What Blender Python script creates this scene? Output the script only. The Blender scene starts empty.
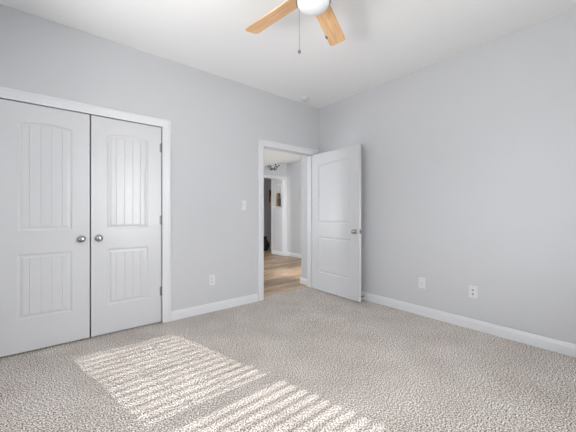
import bpy, bmesh, math, random
from mathutils import Vector, Matrix
random.seed(3)
S = bpy.context.scene
COL = S.collection
PI = math.pi

# ------------------------------------------------------------------ camera
F_PX = 289.1
YAW = math.atan(236.8 / 289.1)              # clockwise from +Y
cam_d = bpy.data.cameras.new('camera')
cam = bpy.data.objects.new('camera', cam_d)
COL.objects.link(cam)
cam.location = (-3.182, -3.137, 1.12)
cam.rotation_euler = (PI / 2, 0, -YAW)
cam_d.sensor_fit = 'HORIZONTAL'
cam_d.sensor_width = 36
cam_d.lens = F_PX / 576 * 36
cam_d.shift_y = -1.7 / 576
cam_d.clip_start = 0.02
S.camera = cam

# ------------------------------------------------------------------ world, sun, window light, exposure
W = bpy.data.worlds.new('sky')
S.world = W
W.use_nodes = True
bg = W.node_tree.nodes['Background']
bg.inputs['Color'].default_value = (0.90, 0.95, 1.0, 1)
bg.inputs['Strength'].default_value = 4.5

def light(name, kind, loc, energy, color=(1, 1, 1), direction=None, **kw):
    d = bpy.data.lights.new(name, kind)
    d.energy = energy
    d.color = color
    for k, v in kw.items():
        setattr(d, k, v)
    o = bpy.data.objects.new(name, d)
    COL.objects.link(o)
    o.location = loc
    if direction is not None:
        o.rotation_euler = Vector(direction).to_track_quat('-Z', 'Y').to_euler()
    return o

light('sun', 'SUN', (-1, -8, 5), 5.0, (1.0, 0.97, 0.945), (-0.238, 1.0, -0.56), angle=math.radians(0.32))
# daylight of the sky outside the windows; fill lights among them are added
light('skylight_bedroom', 'AREA', (-1.8, -4.45, 1.6), 262, (0.97, 0.98, 1.0), (0, 1, -0.05),
      shape='RECTANGLE', size=1.7, size_y=1.9)
light('fill_side', 'AREA', (-4.75, -2.2, 1.5), 6, (1.0, 0.99, 0.98), (1, 0, 0),  # added fill to even out the bedroom, behind the made-up side window
      shape='RECTANGLE', size=1.9, size_y=1.7)
# added upward fill outside the made-up side window, brightens the ceiling
light('fill_up_side', 'AREA', (-6.0, -2.3, -0.7), 870, (1.0, 0.985, 0.965), (1, 0.0, 0.5),
      shape='RECTANGLE', size=4.0, size_y=2.2)
light('skylight_hall', 'AREA', (1.2, -2.5, 1.5), 230, (0.96, 0.98, 1.0), (0, 1, 0),
      shape='RECTANGLE', size=1.4, size_y=1.7)
light('fill_hall_west', 'AREA', (-3.6, 2.1, 0.8), 170, (0.93, 0.97, 1.0), (1, 0.12, 0.5),  # added fill that brightens the hall, set outside a made-up window
      shape='RECTANGLE', size=1.3, size_y=1.3)
light('fill_far_room', 'AREA', (-3.5, 3.8, 1.4), 150, (0.98, 0.99, 1.0), (1, 0, 0.0),  # added fill that lifts the far room, no known source
      shape='RECTANGLE', size=1.0, size_y=1.4)
S.view_settings.view_transform = 'Standard'
S.view_settings.look = 'None'
S.view_settings.gamma = 1
S.view_settings.use_curve_mapping = False
S.view_settings.exposure = 0.0
LAMP_FAN = 0.0

# ------------------------------------------------------------------ materials
def mat(name, col, rough=0.6, metal=0.0, spec=0.5):
    m = bpy.data.materials.new(name)
    m.use_nodes = True
    b = m.node_tree.nodes['Principled BSDF']
    b.inputs['Base Color'].default_value = (*col, 1)
    b.inputs['Roughness'].default_value = rough
    b.inputs['Metallic'].default_value = metal
    b.inputs['Specular IOR Level'].default_value = spec
    return m, m.node_tree, b

def nn(t, kind, **kw):
    n = t.nodes.new(kind)
    for k, v in kw.items():
        if k in n.inputs:
            n.inputs[k].default_value = v
        else:
            setattr(n, k, v)
    return n

def ramp(t, stops):
    r = t.nodes.new('ShaderNodeValToRGB')
    e = r.color_ramp.elements
    while len(e) < len(stops):
        e.new(0.5)
    for el, (p, c) in zip(e, stops):
        el.position = p
        el.color = (*c, 1)
    return r

def paint(name, col, rough, scale=180.0, bump=0.03, dist=0.001, spec=0.5):
    m, t, b = mat(name, col, rough, spec=spec)
    co = nn(t, 'ShaderNodeTexCoord')
    n1 = nn(t, 'ShaderNodeTexNoise', Scale=scale, Detail=2.0)
    t.links.new(co.outputs['Object'], n1.inputs['Vector'])
    bp = nn(t, 'ShaderNodeBump', Strength=bump, Distance=dist)
    t.links.new(n1.outputs['Fac'], bp.inputs['Height'])
    t.links.new(bp.outputs['Normal'], b.inputs['Normal'])
    return m

M = {}
M['wall'] = paint('wall_paint', (0.555, 0.560, 0.572), 0.75, 140, 0.25, 0.002, 0.3)
M['ceiling'] = paint('ceiling_paint', (0.83, 0.83, 0.83), 0.9, 120, 0.3, 0.002, 0.2)
M['trim'] = paint('trim_paint', (0.68, 0.685, 0.70), 0.35, 60, 0.02)
M['door'] = paint('door_paint', (0.60, 0.605, 0.615), 0.30, 90, 0.04)
M['door_edge'] = paint('door_edge_paint', (0.60, 0.605, 0.615), 0.8, 90, 0.04, spec=0.1)
M['dark'] = mat('dark_void', (0.03, 0.03, 0.03), 0.8)[0]
M['nickel'] = mat('satin_nickel', (0.42, 0.41, 0.40), 0.25, 1.0)[0]
M['hinge'] = mat('hinge_metal', (0.30, 0.30, 0.30), 0.45, 0.9)[0]
M['bronze'] = mat('fan_metal', (0.33, 0.30, 0.27), 0.35, 0.9)[0]
M['plastic'] = mat('white_plastic', (0.66, 0.665, 0.67), 0.35)[0]
M['pale_slot'] = mat('pale_slot', (0.36, 0.36, 0.36), 0.6)[0]
M['slot'] = mat('black_slot', (0.02, 0.02, 0.02), 0.6)[0]
M['rubber'] = mat('grey_rubber', (0.10, 0.10, 0.10), 0.7)[0]
M['blind'] = mat('blind_slat', (0.80, 0.80, 0.78), 0.5)[0]
M['black'] = mat('black_metal', (0.02, 0.02, 0.022), 0.45)[0]
M['cream'] = mat('candle_cream', (0.72, 0.58, 0.42), 0.6)[0]
M['brown'] = mat('dark_brown', (0.06, 0.035, 0.02), 0.5)[0]
M['tanw'] = mat('tan_wood', (0.35, 0.2, 0.1), 0.5)[0]
M['shelfgrey'] = mat('pale_grey_board', (0.55, 0.55, 0.53), 0.5)[0]

def carpet():
    m, t, b = mat('carpet_pile', (0.4, 0.38, 0.35), 1.0, spec=0.1)
    co = nn(t, 'ShaderNodeTexCoord')
    v = nn(t, 'ShaderNodeTexVoronoi', Scale=150.0)
    n1 = nn(t, 'ShaderNodeTexNoise', Scale=125.0, Detail=2.0, Roughness=0.6)
    n2 = nn(t, 'ShaderNodeTexNoise', Scale=3.0, Detail=3.0)
    n3 = nn(t, 'ShaderNodeTexNoise', Scale=70.0, Detail=3.0)
    for n in (v, n1, n2, n3):
        t.links.new(co.outputs['Object'], n.inputs['Vector'])
    r = ramp(t, [(0.40, (0.13, 0.107, 0.090)), (0.50, (0.54, 0.487, 0.447)), (0.59, (0.97, 0.915, 0.87))])
    t.links.new(n1.outputs['Fac'], r.inputs['Fac'])
    r2 = ramp(t, [(0.3, (0.88, 0.87, 0.86)), (0.7, (1.06, 1.06, 1.06))])
    t.links.new(n2.outputs['Fac'], r2.inputs['Fac'])
    mx = nn(t, 'ShaderNodeMix', data_type='RGBA', blend_type='MULTIPLY')
    mx.inputs[0].default_value = 1.0
    t.links.new(r.outputs['Color'], mx.inputs[6])
    t.links.new(r2.outputs['Color'], mx.inputs[7])
    t.links.new(mx.outputs[2], b.inputs['Base Color'])
    ad = nn(t, 'ShaderNodeMath', operation='ADD')
    t.links.new(v.outputs['Distance'], ad.inputs[0])
    t.links.new(n3.outputs['Fac'], ad.inputs[1])
    bp = nn(t, 'ShaderNodeBump', Strength=0.5, Distance=0.004)
    t.links.new(ad.outputs[0], bp.inputs['Height'])
    t.links.new(bp.outputs['Normal'], b.inputs['Normal'])
    return m
M['carpet'] = carpet()

def plank_floor():
    m, t, b = mat('plank_floor', (0.3, 0.2, 0.13), 0.38)
    co = nn(t, 'ShaderNodeTexCoord')
    br = nn(t, 'ShaderNodeTexBrick', Scale=1.0)
    br.offset = 0.37
    br.inputs['Color1'].default_value = (0.60, 0.44, 0.29, 1)
    br.inputs['Color2'].default_value = (0.29, 0.195, 0.12, 1)
    br.inputs['Mortar'].default_value = (0.10, 0.065, 0.04, 1)
    br.inputs['Mortar Size'].default_value = 0.002
    br.inputs['Brick Width'].default_value = 1.1
    br.inputs['Row Height'].default_value = 0.13
    t.links.new(co.outputs['Object'], br.inputs['Vector'])
    mp = nn(t, 'ShaderNodeMapping')
    mp.inputs['Scale'].default_value = (2.2, 26, 1)
    t.links.new(co.outputs['Object'], mp.inputs['Vector'])
    n1 = nn(t, 'ShaderNodeTexNoise', Scale=1.6, Detail=5.0)
    t.links.new(mp.outputs[0], n1.inputs['Vector'])
    r = ramp(t, [(0.3, (0.50, 0.45, 0.40)), (0.7, (1.35, 1.35, 1.35))])
    t.links.new(n1.outputs['Fac'], r.inputs['Fac'])
    mx = nn(t, 'ShaderNodeMix', data_type='RGBA', blend_type='MULTIPLY')
    mx.inputs[0].default_value = 1.0
    t.links.new(br.outputs['Color'], mx.inputs[6])
    t.links.new(r.outputs['Color'], mx.inputs[7])
    t.links.new(mx.outputs[2], b.inputs['Base Color'])
    return m
M['planks'] = plank_floor()

def maple():
    m, t, b = mat('maple_blade', (0.7, 0.45, 0.25), 0.45)
    co = nn(t, 'ShaderNodeTexCoord')
    mp = nn(t, 'ShaderNodeMapping')
    mp.inputs['Scale'].default_value = (3, 38, 10)
    t.links.new(co.outputs['Object'], mp.inputs['Vector'])
    n1 = nn(t, 'ShaderNodeTexNoise', Scale=1.5, Detail=5.0, Distortion=0.6)
    t.links.new(mp.outputs[0], n1.inputs['Vector'])
    r = ramp(t, [(0.3, (0.66, 0.375, 0.175)), (0.55, (0.78, 0.49, 0.262)), (0.75, (0.86, 0.59, 0.355))])
    t.links.new(n1.outputs['Fac'], r.inputs['Fac'])
    t.links.new(r.outputs['Color'], b.inputs['Base Color'])
    return m
M['maple'] = maple()

def glass_pane():
    m = bpy.data.materials.new('window_glass')
    m.use_nodes = True
    t = m.node_tree
    t.nodes.clear()
    o = nn(t, 'ShaderNodeOutputMaterial')
    mx = nn(t, 'ShaderNodeMixShader')
    mx.inputs[0].default_value = 0.06
    tr = nn(t, 'ShaderNodeBsdfTransparent')
    gl = nn(t, 'ShaderNodeBsdfGlossy')
    gl.inputs['Roughness'].default_value = 0.02
    t.links.new(tr.outputs[0], mx.inputs[1])
    t.links.new(gl.outputs[0], mx.inputs[2])
    t.links.new(mx.outputs[0], o.inputs[0])
    return m
M['glass'] = glass_pane()

def globe_mat():
    m, t, b = mat('frosted_globe', (0.80, 0.81, 0.82), 0.3)
    b.inputs['Emission Color'].default_value = (1.0, 0.98, 0.95, 1)
    b.inputs['Emission Strength'].default_value = 0.0
    return m
M['globe'] = globe_mat()

# ------------------------------------------------------------------ mesh helpers
def link(name, bm, m, parent=None, smooth=False, loc=None):
    me = bpy.data.meshes.new(name)
    bmesh.ops.recalc_face_normals(bm, faces=bm.faces)
    bm.to_mesh(me)
    bm.free()
    me.materials.append(m if not isinstance(m, str) else M[m])
    if smooth:
        for p in me.polygons:
            p.use_smooth = True
        try:
            me.set_sharp_from_angle(angle=math.radians(40))
        except Exception:
            pass
    o = bpy.data.objects.new(name, me)
    COL.objects.link(o)
    if parent is not None:
        o.parent = parent
    if loc is not None:
        o.location = loc
    return o

def box(bm, x0, x1, y0, y1, z0, z1, bev=0.0):
    r = bmesh.ops.create_cube(bm, size=1.0)
    vs = r['verts']
    for v in vs:
        v.co = Vector((x0 + (v.co.x + .5) * (x1 - x0), y0 + (v.co.y + .5) * (y1 - y0), z0 + (v.co.z + .5) * (z1 - z0)))
    if bev > 0:
        es = list({e for v in vs for e in v.link_edges})
        bmesh.ops.bevel(bm, geom=es, offset=bev, segments=2, affect='EDGES', profile=0.6)
    return bm

def lathe(bm, prof, n=32, mtx=None):
    """prof: list of (r, z), turned around Z."""
    rings = []
    for r, z in prof:
        if r < 1e-5:
            rings.append([bm.verts.new((0, 0, z))])
        else:
            rings.append([bm.verts.new((r * math.cos(2 * PI * i / n), r * math.sin(2 * PI * i / n), z)) for i in range(n)])
    for a, b in zip(rings, rings[1:]):
        for i in range(n):
            j = (i + 1) % n
            if len(a) == 1 and len(b) == 1:
                continue
            if len(a) == 1:
                bm.faces.new((a[0], b[i], b[j]))
            elif len(b) == 1:
                bm.faces.new((a[i], a[j], b[0]))
            else:
                bm.faces.new((a[i], a[j], b[j], b[i]))
    if mtx is not None:
        vs = [v for rg in rings for v in rg]
        bmesh.ops.transform(bm, matrix=mtx, verts=vs)
    return bm

def tube(bm, pts, r, n=8):
    pts = [Vector(p) for p in pts]
    rings = []
    for i, p in enumerate(pts):
        d = (pts[min(i + 1, len(pts) - 1)] - pts[max(i - 1, 0)]).normalized()
        q = d.to_track_quat('Z', 'Y')
        rings.append([bm.verts.new(p + q @ Vector((r * math.cos(2 * PI * k / n), r * math.sin(2 * PI * k / n), 0))) for k in range(n)])
    for a, b in zip(rings, rings[1:]):
        for k in range(n):
            bm.faces.new((a[k], a[(k + 1) % n], b[(k + 1) % n], b[k]))
    bm.faces.new(rings[0][::-1])
    bm.faces.new(rings[-1])
    return bm

def empty(name, loc, rz=0.0):
    o = bpy.data.objects.new(name, None)
    COL.objects.link(o)
    o.location = loc
    o.rotation_euler = (0, 0, rz)
    o.empty_display_size = 0.1
    return o

def tag(o, label, cat=None, group=None, kind=None):
    if label:
        o['label'] = label
    if cat:
        o['category'] = cat
    if group:
        o['group'] = group
    if kind:
        o['kind'] = kind
    return o

def struct(name, bm, m, label=None):
    o = link(name, bm, m)
    o['kind'] = 'structure'
    if label:
        o['label'] = label
    return o

def B(*boxes):
    bm = bmesh.new()
    for b in boxes:
        box(bm, *b)
    return bm

# ------------------------------------------------------------------ shell
H = 2.743
WX, SY = -4.10, -4.00            # west and south faces of the bedroom
T = 0.13                          # wall thickness
# openings in the left wall (plane y = 0)
CX0, CX1, CZ = -3.520, -2.298, 2.020         # closet rough opening
DX0, DX1, DZ = -1.030, -0.112, 2.012         # doorway
struct('floor', B((WX, 0.0, SY, 0.0, -0.08, 0), (CX0, CX1, 0.0, 0.70, -0.08, 0), (DX0 - .02, DX1 + .02, 0.0, 0.115, -0.08, 0)), 'carpet',
       'beige flecked cut pile carpet of the bedroom with blind shadows across it')
struct('ceiling', B((WX - T, T, SY - T, T, H, H + 0.12)), 'ceiling', 'flat white bedroom ceiling')
struct('wall_left', B((WX - T, CX0, 0, T, -.08, H), (CX0, CX1, 0, T, CZ, H), (CX1, DX0 - .02, 0, T, -.08, H),
                      (DX0 - .02, DX1 + .02, 0, T, DZ + .02, H), (DX1 + .02, 0.0, 0, T, -.08, H)), 'wall',
       'pale grey wall with the double closet doors and the doorway')
struct('wall_right', B((0, T, SY - T, T, -.08, H)), 'wall', 'pale grey wall with two wall plates to the right of the open door')
WZ0, WZ1 = 0.696, 2.144
WX0, WX1 = -2.216, -1.349
struct('wall_back', B((WX - T, WX0, SY - T, SY, -.08, H), (WX1, 0, SY - T, SY, -.08, H),
                      (WX0, WX1, SY - T, SY, -.08, WZ0), (WX0, WX1, SY - T, SY, WZ1, H)), 'wall')
VY0, VY1 = -3.05, -1.35          # made-up side window in the west wall, unseen, lets the fill in
struct('wall_near', B((WX - T, WX, SY, VY0, -.08, H), (WX - T, WX, VY1, 0, -.08, H),
                      (WX - T, WX, VY0, VY1, -.08, WZ0), (WX - T, WX, VY0, VY1, WZ1, H)), 'wall')
# closet box
struct('wall_closet', B((CX0 - .1, CX0 - .02, T, .75, -.08, 2.4), (CX1 + .02, CX1 + .1, T, .75, -.08, 2.4),
                        (CX0 - .1, CX1 + .1, .70, .78, -.08, 2.4), (CX0 - .1, CX1 + .1, T, .75, 2.32, 2.4)), 'wall')

# hall beyond the doorway
HCX = 1.02                        # edge of the lowered hall ceiling
EX = 1.75
struct('floor_hall', B((-3.0, 0.0 + EX + 1.6, T - .015, 5.6, -0.09, -0.004), (T, EX + .1, -2.2, T - .015, -0.09, -0.004)), 'planks',
       'brown wood plank floor of the hall beyond the doorway')
struct('ceiling_hall', B((-3.0, HCX, T, 2.93, 2.34, 2.62), (HCX, EX + 1.7, -2.2, 2.93, 2.49, 2.62), (T, HCX, -2.2, T, 2.34, 2.62),
                         (-3.0, EX + 1.7, 2.93, 5.7, 2.49, 2.62)), 'ceiling',
       'white hall ceiling seen through the doorway')
SE = 0.345
struct('wall_stub', B((-0.05, T, T, SE, -.08, 2.4)), 'wall', 'short grey hall wall end just behind the hinge side of the doorway')
struct('wall_hall_east', B((EX, EX + .12, -2.2, 2.93, -.08, 2.6)), 'wall', 'grey hall wall facing the doorway')
HO0, HO1, HOZ = 0.62, 1.70, 2.075     # opening in the far hall wall
struct('wall_hall_far', B((-3.0, HO0, 2.93, 3.05, -.08, 2.6), (HO1, EX + .12, 2.93, 3.05, -.08, 2.6), (HO0, HO1, 2.93, 3.05, HOZ, 2.6)), 'wall',
       'grey far hall wall with an opening, framed by the doorway')
struct('wall_hall_west', B((-3.13, -3.0, T, 1.5, -.08, 2.6), (-3.13, -3.0, 2.7, 3.4, -.08, 2.6), (-3.13, -3.0, 4.2, 5.7, -.08, 2.6),
                           (-3.13, -3.0, 1.5, 2.7, -.08, .66), (-3.13, -3.0, 1.5, 2.7, 2.05, 2.6),  # both openings added to let the hall and far room fills in
                           (-3.13, -3.0, 3.4, 4.2, -.08, .66), (-3.13, -3.0, 3.4, 4.2, 2.05, 2.6)), 'wall')
struct('wall_passage', B((1.70, EX + .12, 3.05, 3.555, -.08, 2.6)), 'wall', 'grey wall behind the far hall opening with a framed panel on it')
struct('wall_far_room', B((-3.0, 3.5, 4.40, 4.52, -.08, 2.6), (3.4, 3.5, 2.93, 4.5, -.08, 2.6), (EX + .12, 3.4, 2.93, 3.05, -.08, 2.6)), 'wall',
       'shaded grey wall farthest away through both openings')
struct('wall_hall_south', B((T, .84, -2.18, -2.06, -.08, 2.6), (1.69, EX + .1, -2.18, -2.06, -.08, 2.6),
                            (.84, 1.69, -2.18, -2.06, -.08, .66), (.84, 1.69, -2.18, -2.06, 2.05, 2.6)), 'wall')

# ------------------------------------------------------------------ trims
def sweep(bm, path, outw, prof):
    """path: (x, z) corner points; outw: outward unit offsets at each point (mitre); prof: (offset, depth) points; wall plane XZ, depth towards -Y."""
    rings = []
    for (x, z), (ox, oz) in zip(path, outw):
        rings.append([bm.verts.new((x + ox * o, -d, z + oz * o)) for o, d in prof])
    for a, b in zip(rings, rings[1:]):
        for i in range(len(prof)):
            j = (i + 1) % len(prof)
            bm.faces.new((a[i], a[j], b[j], b[i]))
    bm.faces.new(rings[0][::-1])
    bm.faces.new(rings[-1])
CASE = [(0, -.001), (0, .010), (.004, .0125), (.020, .0125), (.028, .0145), (.054, .0165), (.064, .0195), (.076, .0195), (.081, .017), (.084, .012), (.084, -.001)]

def casing(x0, x1, z1, flip=1, y=0.0, depth=T, jamb=True, z0=0.0):
    bm = bmesh.new()
    sweep(bm, [(x0, z0), (x0, z1), (x1, z1), (x1, z0)], [(-1, 0), (-1, 1), (1, 1), (1, 0)], CASE)
    return bm

# closet casing and jambs
bm = casing(CX0 - .003, CX1 + .003, CZ + .0)
box(bm, CX0 - .02, CX0, 0, T, 0, CZ + .02)
box(bm, CX1, CX1 + .02, 0, T, 0, CZ + .02)
box(bm, CX0, CX1, 0, T, CZ, CZ + .02)
struct('trim_1', bm, 'trim', 'white casing around the double closet doors')
# doorway casing, both sides, jambs and stops
bm = casing(DX0 - .002, DX1 + .002, DZ + .0)
bm2 = casing(DX0 - .002, DX1 + .002, DZ)
bmesh.ops.transform(bm2, matrix=Matrix.Translation((0, T, 0)) @ Matrix.Scale(-1, 4, (0, 1, 0)), verts=bm2.verts)
tmp = bpy.data.meshes.new('t')
bm2.to_mesh(tmp)
bm2.free()
bm.from_mesh(tmp)
box(bm, DX0 - .02, DX0, 0, T, 0, DZ + .02)
box(bm, DX1, DX1 + .02, 0, T, 0, DZ + .02)
box(bm, DX0, DX1, 0, T, DZ, DZ + .02)
box(bm, DX0, DX0 + .011, .038, .072, 0, DZ)
box(bm, DX1 - .011, DX1, .038, .072, 0, DZ)
box(bm, DX0, DX1, .038, .072, DZ - .011, DZ)
struct('trim_2', bm, 'trim', 'white casing and jamb around the open doorway')
# far opening casing
bm = bmesh.new()
sweep(bm, [(HO0, 0), (HO0, HOZ), (HO1, HOZ), (HO1, 0)], [(-1, 0), (-1, 1), (1, 1), (1, 0)], [(q_[0] * .58, q_[1]) for q_ in CASE])
box(bm, HO0, HO0 + .015, .0, .12, 0, HOZ)
box(bm, HO1 - .015, HO1, .0, .12, 0, HOZ)
box(bm, HO0, HO1, .0, .12, HOZ - .015, HOZ)
bmesh.ops.translate(bm, vec=(0, 2.93, 0), verts=bm.verts)
struct('trim_3', bm, 'trim', 'white casing of the far opening seen through the doorway')

struct('trim_4', B((1.692, 1.76, 3.52, 3.57, 0, 2.49)), 'trim', 'white corner trim beyond the far opening')
BASE = [(0, 0), (.014, 0), (.014, .072), (.011, .080), (.009, .092), (.005, .098), (0, .098)]
def base(bm, a, b, nrm):
    """a, b: floor points on the wall face; nrm: direction into the room."""
    a, b, n = Vector((*a, 0)), Vector((*b, 0)), Vector((*nrm, 0))
    ra = [bm.verts.new(a + n * d + Vector((0, 0, z))) for d, z in BASE]
    rb = [bm.verts.new(b + n * d + Vector((0, 0, z))) for d, z in BASE]
    k = len(BASE)
    for i in range(k):
        bm.faces.new((ra[i], ra[(i + 1) % k], rb[(i + 1) % k], rb[i]))
    bm.faces.new(ra[::-1])
    bm.faces.new(rb)
bm = bmesh.new()
base(bm, (WX, 0), (CX0 - .088, 0), (0, -1))
base(bm, (CX1 + .088, 0), (DX0 - .087, 0), (0, -1))
base(bm, (DX1 + .087, 0), (-.0005, 0), (0, -1))
struct('baseboard_left', bm, 'trim', 'white baseboard between the closet and the doorway')
bm = bmesh.new()
base(bm, (0, 0), (0, SY), (-1, 0))
struct('baseboard_right', bm, 'trim', 'white baseboard running along the right wall')
bm = bmesh.new()
base(bm, (WX, SY), (0, SY), (0, 1))
struct('baseboard_back', bm, 'trim')
bm = bmesh.new()
base(bm, (WX, SY), (WX, 0), (1, 0))
struct('baseboard_near', bm, 'trim')
bm = bmesh.new()
base(bm, (-.05, T + .021), (-.05, SE + .014), (-1, 0))
base(bm, (-.05, SE), (T, SE), (0, 1))
struct('baseboard_stub', bm, 'trim', 'white baseboard on the short hall wall end')
bm = bmesh.new()
base(bm, (EX, -2.05), (EX, 2.92), (-1, 0))
base(bm, (-3, 2.93), (HO0 - .05, 2.93), (0, -1))
base(bm, (1.70, 3.05), (1.70, 3.52), (-1, 0))
base(bm, (1.76, 3.555), (EX + .12, 3.555), (0, 1))
base(bm, (-3, 4.40), (3.3, 4.40), (0, -1))
struct('baseboard_hall', bm, 'trim', 'white baseboards of the hall beyond the doorway')

# ------------------------------------------------------------------ moulded two-panel doors
def door_mesh(w, h, th, x0m, x1m, lo, up, arch, grooves):
    """leaf in x 0..w, z 0..h, front face at y = 0 looking to -Y, back at y = th; both faces moulded."""
    rings = [(0.0, 0.0), (.004, .0015), (.010, .0045), (.017, .0052), (.024, .0045), (.031, .0022), (.037, .0012)]
    inn = rings[-1][0]
    fx0, fx1 = x0m + inn, x1m - inn
    us = {0.0, 1.0}
    for i in range(1, 24):
        us.add(i / 24)
    gset = {}
    for g in grooves:
        c = (g - fx0) / (fx1 - fx0)
        dw = .0032 / (fx1 - fx0)
        us = {u for u in us if abs(u - c) > dw * 1.8}
        us |= {c - dw, c, c + dw}
        gset[c] = 1
    us = sorted(us)
    xc = (x0m + x1m) / 2
    hw = (x1m - x0m) / 2
    def archz(x, z):
        t = (x - xc) / hw
        return z + arch * max(0.0, (1 - t * t))
    def face(bm, sgn, yb):
        def V(x, z, d):
            return bm.verts.new((x, yb + sgn * d, z))
        outer = {}
        for nm, (z0, z1, ar) in (('lo', (lo[0], lo[1], False)), ('up', (up[0], up[1], True))):
            prev = None
            for k, (o, d) in enumerate(rings):
                xa, xb = x0m + o, x1m - o
                bot, top = [], []
                for u in us:
                    x = xa + u * (xb - xa)
                    dd = d + (.0028 if (u in gset and k == len(rings) - 1) else 0)
                    bot.append(V(x, z0 + o, dd))
                    top.append(V(x, (archz(x, z1) if ar else z1) - o, dd))
                if prev:
                    pb, pt = prev
                    for i in range(len(us) - 1):
                        bm.faces.new((pb[i], pb[i + 1], bot[i + 1], bot[i]))
                        bm.faces.new((top[i], top[i + 1], pt[i + 1], pt[i]))
                    bm.faces.new((pb[0], bot[0], top[0], pt[0]))
                    bm.faces.new((bot[-1], pb[-1], pt[-1], top[-1]))
                else:
                    outer[nm] = (bot, top)
                prev = (bot, top)
            bot, top = prev
            for i in range(len(us) - 1):
                bm.faces.new((bot[i], bot[i + 1], top[i + 1], top[i]))
        n = len(us)
        base_r = [V(x0m + u * (x1m - x0m), 0, 0) for u in us]
        top_r = [V(x0m + u * (x1m - x0m), h, 0) for u in us]
        for a, b in ((base_r, outer['lo'][0]), (outer['lo'][1], outer['up'][0]), (outer['up'][1], top_r)):
            for i in range(n - 1):
                bm.faces.new((a[i], a[i + 1], b[i + 1], b[i]))
        for xe, idx in ((0, 0), (w, -1)):
            col = [base_r[idx], outer['lo'][0][idx], outer['lo'][1][idx], outer['up'][0][idx], outer['up'][1][idx], top_r[idx]]
            ed = [V(xe, v.co.z, 0) for v in col]
            for i in range(5):
                bm.faces.new((col[i], col[i + 1], ed[i + 1], ed[i]))
    bm = bmesh.new()
    face(bm, 1, 0.0)
    face(bm, -1, th)
    # edges
    e = .0
    for q in (((0, 0, 0), (0, th, 0), (0, th, h), (0, 0, h)), ((w, 0, 0), (w, 0, h), (w, th, h), (w, th, 0)),
              ((0, 0, 0), (w, 0, 0), (w, th, 0), (0, th, 0)), ((0, 0, h), (0, th, h), (w, th, h), (w, 0, h))):
        bm.faces.new([bm.verts.new(p) for p in q]).material_index = 1
    return bm

def knob(parent, loc, axis, name='knob'):
    """axis: unit direction of the knob away from the door."""
    bm = bmesh.new()
    prof = [(0, 0), (.033, 0), (.033, .003), (.029, .007), (.016, .009), (.0115, .014), (.011, .026), (.015, .031),
            (.024, .036), (.0285, .043), (.0285, .050), (.024, .057), (.014, .061), (0, .062)]
    q = Vector(axis).to_track_quat('Z', 'Y').to_matrix().to_4x4()
    lathe(bm, prof, 28, q)
    o = link(name, bm, 'nickel', parent, smooth=True, loc=loc)
    o['label'] = 'round satin nickel knob'
    return o

def hinge(parent, loc, name='hinge'):
    bm = bmesh.new()
    for k in range(5):
        z = -.045 + k * .018
        lathe(bm, [(0, z), (.0062, z), (.0062, z + .0172), (0, z + .0172)], 12)
    lathe(bm, [(0, .045), (.0045, .045), (.0055, .049), (.003, .053), (0, .054)], 12)
    lathe(bm, [(0, -.053), (.003, -.052), (.0055, -.049), (.0045, -.045), (0, -.045)], 12)
    box(bm, -.018, 0, .0055, .0075, -.044, .044)
    o = link(name, bm, 'hinge', parent, loc=loc)
    o['label'] = 'dark grey metal hinge knuckle'
    return o

DTH = 0.035
cw = 0.603
def closet_door(name, x0, knob_x, hinge_x, label):
    r = empty(name, (x0, 0.004, 0.014))
    c = cw / 2
    bm = door_mesh(cw, CZ - .005 - .014, DTH, .125, cw - .125, (.262, .785), (.972, 1.838), .026,
                   [c - .105, c - .035, c + .035, c + .105])
    l = link('leaf', bm, 'door', r)
    l.data.materials.append(M['door_edge'])
    knob(r, (knob_x - x0, 0, .888), (0, -1, 0))
    for z in (1.805, 1.061, .328):
        hinge(r, (hinge_x - x0, -.0075, z - .014))
    cx = x0 + (cw - .085 if hinge_x < x0 + .1 else .065)
    bm = B((cx - x0 - .028, cx - x0 + .028, -.001, .022, CZ - .014 - .0052, CZ - .014 - .0035))
    p = link('ball_catch', bm, 'slot', r)
    p['label'] = 'dark catch in the gap above the door'
    tag(r, label, 'door', 'double closet doors', 'structure')
    return r
closet_door('door_1', CX0 + .003, -2.975, CX0 + .0015, 'left closet door, white with planked panels, hinged at the picture edge')
closet_door('door_2', CX1 - .003 - cw, -2.846, CX1 - .0015, 'right closet door, white with planked panels, hinged beside the grey wall')

# open bedroom door
r = empty('door_3', (-.112 - .036, -.006, .012), -PI / 2 - math.radians(2.2))     # local +x runs along world -y, local -y faces world -x
DW = .887
bm = door_mesh(DW, 1.993, DTH, .130, DW - .145, (.262, .785), (.982, 1.838), .026, [])
link('leaf', bm, 'door', r).data.materials.append(M['door_edge'])
knob(r, (DW - .066, 0, .888), (0, -1, 0))
knob(r, (DW - .066, DTH, .888), (0, 1, 0))
bm = B((DW - .0005, DW + .0015, .005, .030, .860, .916), (DW, DW + .010, .011, .024, .880, .897))
o = link('latch', bm, 'nickel', r)
o['label'] = 'nickel latch plate in the door edge'
for z in (1.80, 1.05, .25):
    hinge(r, (-.003, DTH + .004, z))
tag(r, 'white two-panel door standing open against the right wall', 'door', None, 'structure')

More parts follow.
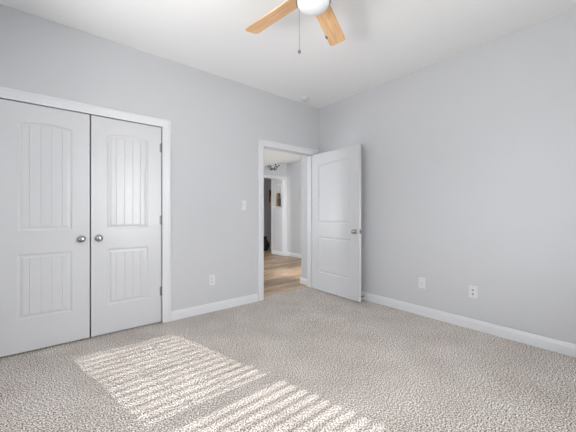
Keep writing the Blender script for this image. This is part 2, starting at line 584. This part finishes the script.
# ------------------------------------------------------------------ windows
def window(name, loc, rz, wd, z0, z1, label):
    """centred on x=0 in the wall plane, room towards +Y; wall from y=-T to 0."""
    r = empty(name, loc, rz)
    h0, h1, x = z0, z1, wd / 2
    bm = B((-x, -x + .02, -T, 0, h0, h1), (x - .02, x, -T, 0, h0, h1), (-x, x, -T, 0, h1 - .02, h1), (-x, x, -T, 0, h0, h0 + .02))
    link('frame', bm, 'trim', r)
    mz = (h0 + h1) / 2
    for nm, a, b, yy in (('sash', mz - .02, h1 - .02, -.09), ('sash', h0 + .02, mz + .02, -.062)):
        f = .022
        bm = B((-x + .02, -x + .02 + f, yy - .015, yy + .015, a, b), (x - .02 - f, x - .02, yy - .015, yy + .015, a, b),
               (-x + .02, x - .02, yy - .013, yy + .013, a, a + (.03 if a < mz - .1 else .04)), (-x + .02, x - .02, yy - .013, yy + .013, b - (.03 if b > mz + .1 else .055), b))
        for t in (-1, 1):
            cx = t * (wd - .084) / 6
            box(bm, cx - .005, cx + .005, yy - .004, yy + .004, a, b)
        box(bm, -x + .02, x - .02, yy - .004, yy + .004, (a + b) / 2 - .007, (a + b) / 2 + .007)
        s = link(nm, bm, 'trim', r)
        link('pane', B((-x + .03, x - .03, yy - .001, yy + .001, a + .01, b - .01)), 'glass', s)
    bm = B((-x - .03, x + .03, -.02, .035, h0 - .02, h0))
    link('sill', bm, 'trim', r)
    tag(r, label, 'window', None, 'structure')
    return r

def blind(loc, rz, wd, z0, z1, label, off=.0):
    r = empty('window_blind', loc, rz)
    x = wd / 2 - .025
    p = .0443
    bm = bmesh.new()
    z = z1 - .075 + off
    tilt = math.radians(12)
    yc = -.022
    while z > z0 + .05:
        dy, dz = .024 * math.cos(tilt), .024 * math.sin(tilt)
        t = .0012
        vs = [(-x, yc - dy, z + dz), (x, yc - dy, z + dz), (x, yc + dy, z - dz), (-x, yc + dy, z - dz)]
        a = [bm.verts.new(v) for v in vs]
        b = [bm.verts.new((v[0], v[1], v[2] + t * 2)) for v in vs]
        bm.faces.new(a)
        bm.faces.new(b[::-1])
        for i in range(4):
            bm.faces.new((a[i], b[i], b[(i + 1) % 4], a[(i + 1) % 4]))
        z -= p
    link('slats', bm, 'blind', r)
    link('headrail', B((-x, x, yc - .028, yc + .028, z1 - .065, z1 - .022)), 'blind', r)
    link('bottom_rail', B((-x, x, yc - .025, yc + .025, z0 + .022, z0 + .036)), 'blind', r)
    for cx in (-x + .1, 0, x - .1):
        link('ladder_cord', tube(bmesh.new(), [(cx, yc + .027, z0 + .03), (cx, yc + .027, z1 - .06)], .0012, 6), 'blind', r)
    link('tilt_wand', tube(bmesh.new(), [(-x + .05, yc + .036, z1 - .7), (-x + .05, yc + .036, z1 - .06)], .004, 8), 'plastic', r)
    tag(r, label, 'blind')
    return r
wl = (WX0 + WX1) / 2
window('window_1', (wl, SY, 0), 0, WX1 - WX0, WZ0, WZ1, 'white sash window in the wall behind the camera')
blind((wl, SY, 0), 0, WX1 - WX0, WZ0, WZ1, 'open white slatted blind in the window opposite the closet')
window('added_window_2', (WX, (VY0 + VY1) / 2, 0), -PI / 2, VY1 - VY0, WZ0, WZ1, 'added white sash window in the wall left of the camera, out of view, for fill light')  # made-up window for the side fill lights
window('added_window_4', (-3.0, 2.1, 0), -PI / 2, 1.2, .66, 2.05, 'added wide white sash window at the far west end of the hall, out of view, for fill light')  # made-up window around the west hall fill light
window('added_window_5', (-3.0, 3.8, 0), -PI / 2, .8, .66, 2.05, 'added white sash window of the far room, out of view, for fill light')  # made-up window around the far room fill light
window('window_3', (1.265, -2.06, 0), 0, .85, .66, 2.05, 'white sash window of the hall, out of view')

# ------------------------------------------------------------------ ceiling fan
FZ = 2.50
tA, tB = Vector((-2.016, -1.262)), Vector((-1.392, -1.592))     # blade tips
mid = (tA + tB) / 2
ch = (tB - tA)
FR = ch.length / 2 / math.sin(math.radians(36))
nrm2 = Vector((ch.y, -ch.x)).normalized()
if nrm2.dot(Vector((-1, -1))) < 0:
    nrm2 = -nrm2
FC = mid + nrm2 * FR * math.cos(math.radians(36))
angA = math.atan2(tA.y - FC.y, tA.x - FC.x)
fan = empty('ceiling_fan', (FC.x, FC.y, H))
tag(fan, 'ceiling fan with light maple blades and a white glass bowl', 'ceiling fan')
o = lambda z: z - H
link('canopy', lathe(bmesh.new(), [(0, 0), (.075, 0), (.075, -.02), (.062, -.045), (.03, -.06), (.03, -.075), (0, -.075)], 36), 'bronze', fan, smooth=True)
link('motor_housing', lathe(bmesh.new(), [(0, o(2.675)), (.055, o(2.675)), (.10, o(2.665)), (.128, o(2.635)), (.132, o(2.59)), (.128, o(2.55)), (.105, o(2.53)),
     (.085, o(2.515)), (.085, o(2.49)), (0, o(2.49))], 40), 'bronze', fan, smooth=True)
link('light_fitter', lathe(bmesh.new(), [(0, o(2.49)), (.06, o(2.49)), (.065, o(2.465)), (.095, o(2.455)), (.107, o(2.445)), (.109, o(2.428)), (.104, o(2.424)),
     (.098, o(2.430)), (0, o(2.432))], 40), 'bronze', fan, smooth=True)
link('glass_bowl', lathe(bmesh.new(), [(0, o(2.431)), (.099, o(2.429)), (.098, o(2.418)), (.090, o(2.405)), (.072, o(2.394)), (.045, o(2.387)), (.018, o(2.384)), (0, o(2.3835))], 40),
     'globe', fan, smooth=True)['label'] = 'white frosted glass bowl'
def blade_bm(L0, L1, w0, w1, th):
    out = []
    rc = .028
    def arc(cx, cy, a0, a1, r, n=6):
        return [(cx + r * math.cos(math.radians(a0 + (a1 - a0) * i / n)), cy + r * math.sin(math.radians(a0 + (a1 - a0) * i / n))) for i in range(n + 1)]
    out += arc(L0 + .012, -w0 / 2 + .012, 180, 270, .012)
    out += arc(L1 - rc, -w1 / 2 + rc, 270, 360, rc)
    out += arc(L1 - rc, w1 / 2 - rc, 0, 90, rc)
    out += arc(L0 + .012, w0 / 2 - .012, 90, 180, .012)
    bm = bmesh.new()
    lo = [bm.verts.new((x, y, -th / 2)) for x, y in out]
    hi = [bm.verts.new((x, y, th / 2)) for x, y in out]
    bm.faces.new(lo[::-1])
    bm.faces.new(hi)
    k = len(out)
    for i in range(k):
        bm.faces.new((lo[i], lo[(i + 1) % k], hi[(i + 1) % k], hi[i]))
    return bm
PITCH = math.radians(-11)
proto_blade = None
for k in range(5):
    a = angA - k * math.radians(72)
    if k == 0:
        bl = link('blade', blade_bm(.115, FR, .112, .128, .006), 'maple', fan)
        bl['label'] = 'light maple wood blade'
        ar = bmesh.new()
        box(ar, .075, .16, -.016, .016, .0035, .0085, .001)
        box(ar, .155, .225, -.035, .035, .0035, .0075, .001)
        arm = link('blade_arm', ar, 'bronze', bl)
    else:
        bl2 = bl.copy()
        COL.objects.link(bl2)
        arm2 = arm.copy()
        COL.objects.link(arm2)
        arm2.parent = bl2
    b_ = bl if k == 0 else bl2
    b_.location = (0, 0, o(FZ))
    b_.rotation_euler = (Matrix.Rotation(a, 3, 'Z') @ Matrix.Rotation(PITCH, 3, 'X')).to_euler()
    if k == 1:
        # small balancing clip on the edge of the second blade
        cb = B((FR - .150, FR - .118, .052, .067, -.0075, .0075))
        c = link('balance_clip', cb, 'nickel', b_)
        c['label'] = 'small metal balancing clip on the blade edge'
# pull chain
rr = Vector((math.cos(YAW), -math.sin(YAW)))      # camera right
ff = Vector((math.sin(YAW), math.cos(YAW)))
pc = rr * -.084 + ff * .06
bm = bmesh.new()
n = 52
for i in range(n):
    z = o(2.44) - (2.44 - 2.165) * i / n
    bmesh.ops.create_icosphere(bm, subdivisions=1, radius=.0021, matrix=Matrix.Translation((pc.x, pc.y, z)))
tube(bm, [(pc.x, pc.y, o(2.44)), (pc.x, pc.y, o(2.165))], .0008, 6)
chn = link('pull_chain', bm, 'hinge', fan)
lf = bmesh.new()
lathe(lf, [(0, .010), (.004, .010), (.009, .006), (.0105, 0), (.009, -.008), (.005, -.011), (0, -.012)], 20, Matrix.Translation((pc.x, pc.y, o(2.157))))
link('chain_fob', lf, 'nickel', chn, smooth=True)
#light('fan_lamp', 'POINT', (FC.x, FC.y, 2.27), LAMP_FAN, (1.0, 0.95, 0.88), shadow_soft_size=.06)

# ------------------------------------------------------------------ smoke detector
bm = bmesh.new()
lathe(bm, [(0, 0), (.062, 0), (.062, -.012), (.056, -.016), (.056, -.022), (.050, -.032), (.030, -.037), (0, -.038)], 36)
sd = link('smoke_detector', bm, 'plastic', smooth=True, loc=(-.44, -.165, H))
tag(sd, 'round white smoke detector on the ceiling near the corner', 'smoke detector')
vent = bmesh.new()
for i in range(12):
    a = i * PI / 6
    box(vent, .054, .0572, -.006, .006, -.0205, -.0175)
    vs = vent.verts[-8:] if False else list(vent.verts)[-8:]
    bmesh.ops.rotate(vent, cent=(0, 0, 0), matrix=Matrix.Rotation(a, 3, 'Z'), verts=vs)
link('vent_slots', vent, 'rubber', sd)
link('indicator', lathe(bmesh.new(), [(0, -.0375), (.004, -.0375), (.004, -.040), (0, -.041)], 12, Matrix.Translation((.02, 0, .001))), 'slot', sd)

# ------------------------------------------------------------------ wall plates
def plate(name, loc, rz, kind, label, cat):
    """local: face towards -Y, centred."""
    r = empty(name, loc, rz)
    bm = bmesh.new()
    box(bm, -.036, .036, -.006, .0, -.058, .058, .002)
    link('cover_plate', bm, 'plastic', r)
    if kind == 'outlet':
        for s in (-1, 1):
            bm = bmesh.new()
            zc = s * .0195
            lathe(bm, [(0, 0), (.0165, 0), (.0165, .002), (.015, .0028), (0, .0028)], 24, Matrix.Translation((0, -.006, zc)) @ Matrix.Rotation(PI / 2, 4, 'X'))
            rc = link('receptacle', bm, 'plastic', r)
            sl = B((-.0085, -.0035, -.0092, -.0085, zc - .003, zc + .010), (.0035, .0085, -.0092, -.0085, zc - .002, zc + .009))
            lathe(sl, [(0, 0), (.0044, 0), (.0044, .0006), (0, .0006)], 12, Matrix.Translation((0, -.0086, zc - .008)) @ Matrix.Rotation(PI / 2, 4, 'X'))
            link('slots', sl, 'slot' if abs(rz) > 1 else 'pale_slot', rc)
        link('screw', lathe(bmesh.new(), [(0, 0), (.003, 0), (.0025, .001), (0, .0012)], 10, Matrix.Translation((0, -.006, 0)) @ Matrix.Rotation(PI / 2, 4, 'X')), 'plastic', r)
    elif kind == 'switch':
        bm = bmesh.new()
        box(bm, -.0165, .0165, -.0085, -.006, -.033, .033, .0008)
        fr = link('switch_frame', bm, 'plastic', r)
        rk = bmesh.new()
        vs = [(-.014, -.0085, -.030), (.014, -.0085, -.030), (.014, -.0085, .030), (-.014, -.0085, .030)]
        a = [rk.verts.new(v) for v in vs]
        b = [rk.verts.new((v[0], v[1] - (.001 if i < 2 else .0055), v[2])) for i, v in enumerate(vs)]
        rk.faces.new(a)
        rk.faces.new(b[::-1])
        for i in range(4):
            rk.faces.new((a[i], b[i], b[(i + 1) % 4], a[(i + 1) % 4]))
        link('rocker', rk, 'plastic', r)
    elif kind == 'decora':
        bm = bmesh.new()
        box(bm, -.0165, .0165, -.0085, -.006, -.033, .033, .0008)
        link('insert', bm, 'plastic', r)
        lathe(bm2 := bmesh.new(), [(0, 0), (.0045, 0), (.0045, .007), (0, .007)], 12, Matrix.Translation((0, -.0085, 0)) @ Matrix.Rotation(PI / 2, 4, 'X'))
        link('jack', bm2, 'nickel', r)
    for o_ in (r,):
        tag(o_, label, cat)
    return r
plate('light_switch', (-1.331, 0, 1.232), 0, 'switch', 'white rocker light switch on the grey wall left of the doorway', 'light switch')
plate('electrical_outlet', (-1.748, 0, .362), 0, 'outlet', 'white electrical outlet low on the wall between closet and doorway', 'outlet')
plate('jack_plate', (0, -1.598, .358), -PI / 2, 'decora', 'white wall plate on the right wall, the one nearer the open door', 'wall plate')
plate('electrical_outlet', (0, -2.101, .364), -PI / 2, 'outlet', 'white outlet with dark sockets on the right wall, farther from the door', 'outlet')

# ------------------------------------------------------------------ door stop
ds = empty('door_stop', (-.014, -.848, .052))
tag(ds, 'small door stop on the right baseboard behind the open door edge', 'door stop')
Rm = Matrix.Rotation(-PI / 2, 4, 'Y')
link('base', lathe(bmesh.new(), [(0, 0), (.016, 0), (.016, .003), (.008, .006), (.006, .008), (0, .008)], 20, Rm), 'plastic', ds, smooth=True)
sp = bmesh.new()
pts = []
for i in range(90):
    a = i / 90 * 12 * 2 * PI
    pts.append((-.008 - i / 90 * .040, .0055 * math.cos(a), .0055 * math.sin(a)))
tube(sp, pts, .0011, 5)
link('spring', sp, 'hinge', ds)
link('tip', lathe(bmesh.new(), [(0, .046), (.0085, .047), (.0095, .052), (.009, .060), (.006, .063), (0, .063)], 16, Rm), 'rubber', ds, smooth=True)

# ------------------------------------------------------------------ things beyond the doorway
# dark little ceiling light in the hall
hl = empty('ceiling_light', (1.13, 2.72, 2.49))
tag(hl, 'dark scrolled ceiling light in the hall, seen through the doorway top', 'ceiling light')
link('canopy', lathe(bmesh.new(), [(0, 0), (.06, 0), (.055, -.02), (.012, -.03), (.012, -.19), (0, -.19)], 20), 'shelfgrey', hl, smooth=True)
for k in range(6):
    a = k * PI / 3 + .3
    p = []
    for i in range(13):
        t = i / 12
        rad = .02 + .13 * t
        z = -.21 - .05 * math.sin(t * PI * 1.6)
        p.append((rad * math.cos(a), rad * math.sin(a), z))
    am = link('arm', tube(bmesh.new(), p, .007, 6), 'black', hl)
    link('candle_cup', lathe(bmesh.new(), [(0, 0), (.016, .006), (.018, .03), (0, .03)], 12, Matrix.Translation(p[-1])), 'black', am)

# framed panel with ledge on the passage wall (faces -X)
pf = empty('wall_shelf', (1.70, 3.22, 1.65))
tag(pf, 'pale framed wall panel with a ledge on the wall beyond the far opening', 'wall shelf')
link('frame', B((-.02, 0, -.16, -.13, -.28, .30), (-.02, 0, .13, .16, -.28, .30), (-.02, 0, -.16, .16, .27, .30), (-.02, 0, -.16, .16, -.05, -.02)), 'trim', pf)
link('back_panel', B((-.006, 0, -.15, .15, -.29, .29)), 'shelfgrey', pf)
link('ledge', B((-.10, 0, -.18, .18, -.335, -.315)), 'trim', pf)
cd = link('candle_jar', lathe(bmesh.new(), [(0, 0), (.042, 0), (.042, .37), (.036, .38), (0, .38)], 20), 'cream', loc=(1.65, 3.28, 1.335), smooth=True)
tag(cd, 'cream pillar candle on the ledge beyond the far opening', 'candle')
bt = link('bottle', lathe(bmesh.new(), [(0, 0), (.040, 0), (.044, .15), (.038, .2), (.020, .25), (.032, .29), (.028, .345), (.014, .37), (0, .37)], 20), 'brown', loc=(1.648, 3.15, 1.335), smooth=True)
tag(bt, 'dark brown figure-like bottle beside the cream candle', 'bottle')
# sconce on the farthest wall
sc = empty('wall_sconce', (2.26, 4.40, 1.66))
tag(sc, 'dark brown wall sconce on the farthest shaded wall', 'wall sconce')
link('backplate', B((-.05, .055, -.02, 0, -.16, .24)), 'brown', sc)
link('bracket', lathe(bmesh.new(), [(0, -.33), (.02, -.30), (.035, -.20), (.05, -.15), (0, -.15)], 16, Matrix.Translation((0, -.06, 0))), 'tanw', sc, smooth=True)
link('candle', lathe(bmesh.new(), [(0, -.15), (.03, -.15), (.03, .05), (0, .05)], 16, Matrix.Translation((0, -.06, 0))), 'tanw', sc, smooth=True)
# dark urn on the floor of the far room
ur = link('floor_vase', lathe(bmesh.new(), [(0, 0), (.06, 0), (.08, .02), (.13, .12), (.14, .2), (.10, .29), (.05, .34), (.045, .40), (.07, .44), (.06, .44), (0, .40)], 28), 'black', loc=(1.93, 4.22, -.004), smooth=True)
tag(ur, 'black floor vase in the far room at the doorway edge', 'vase')
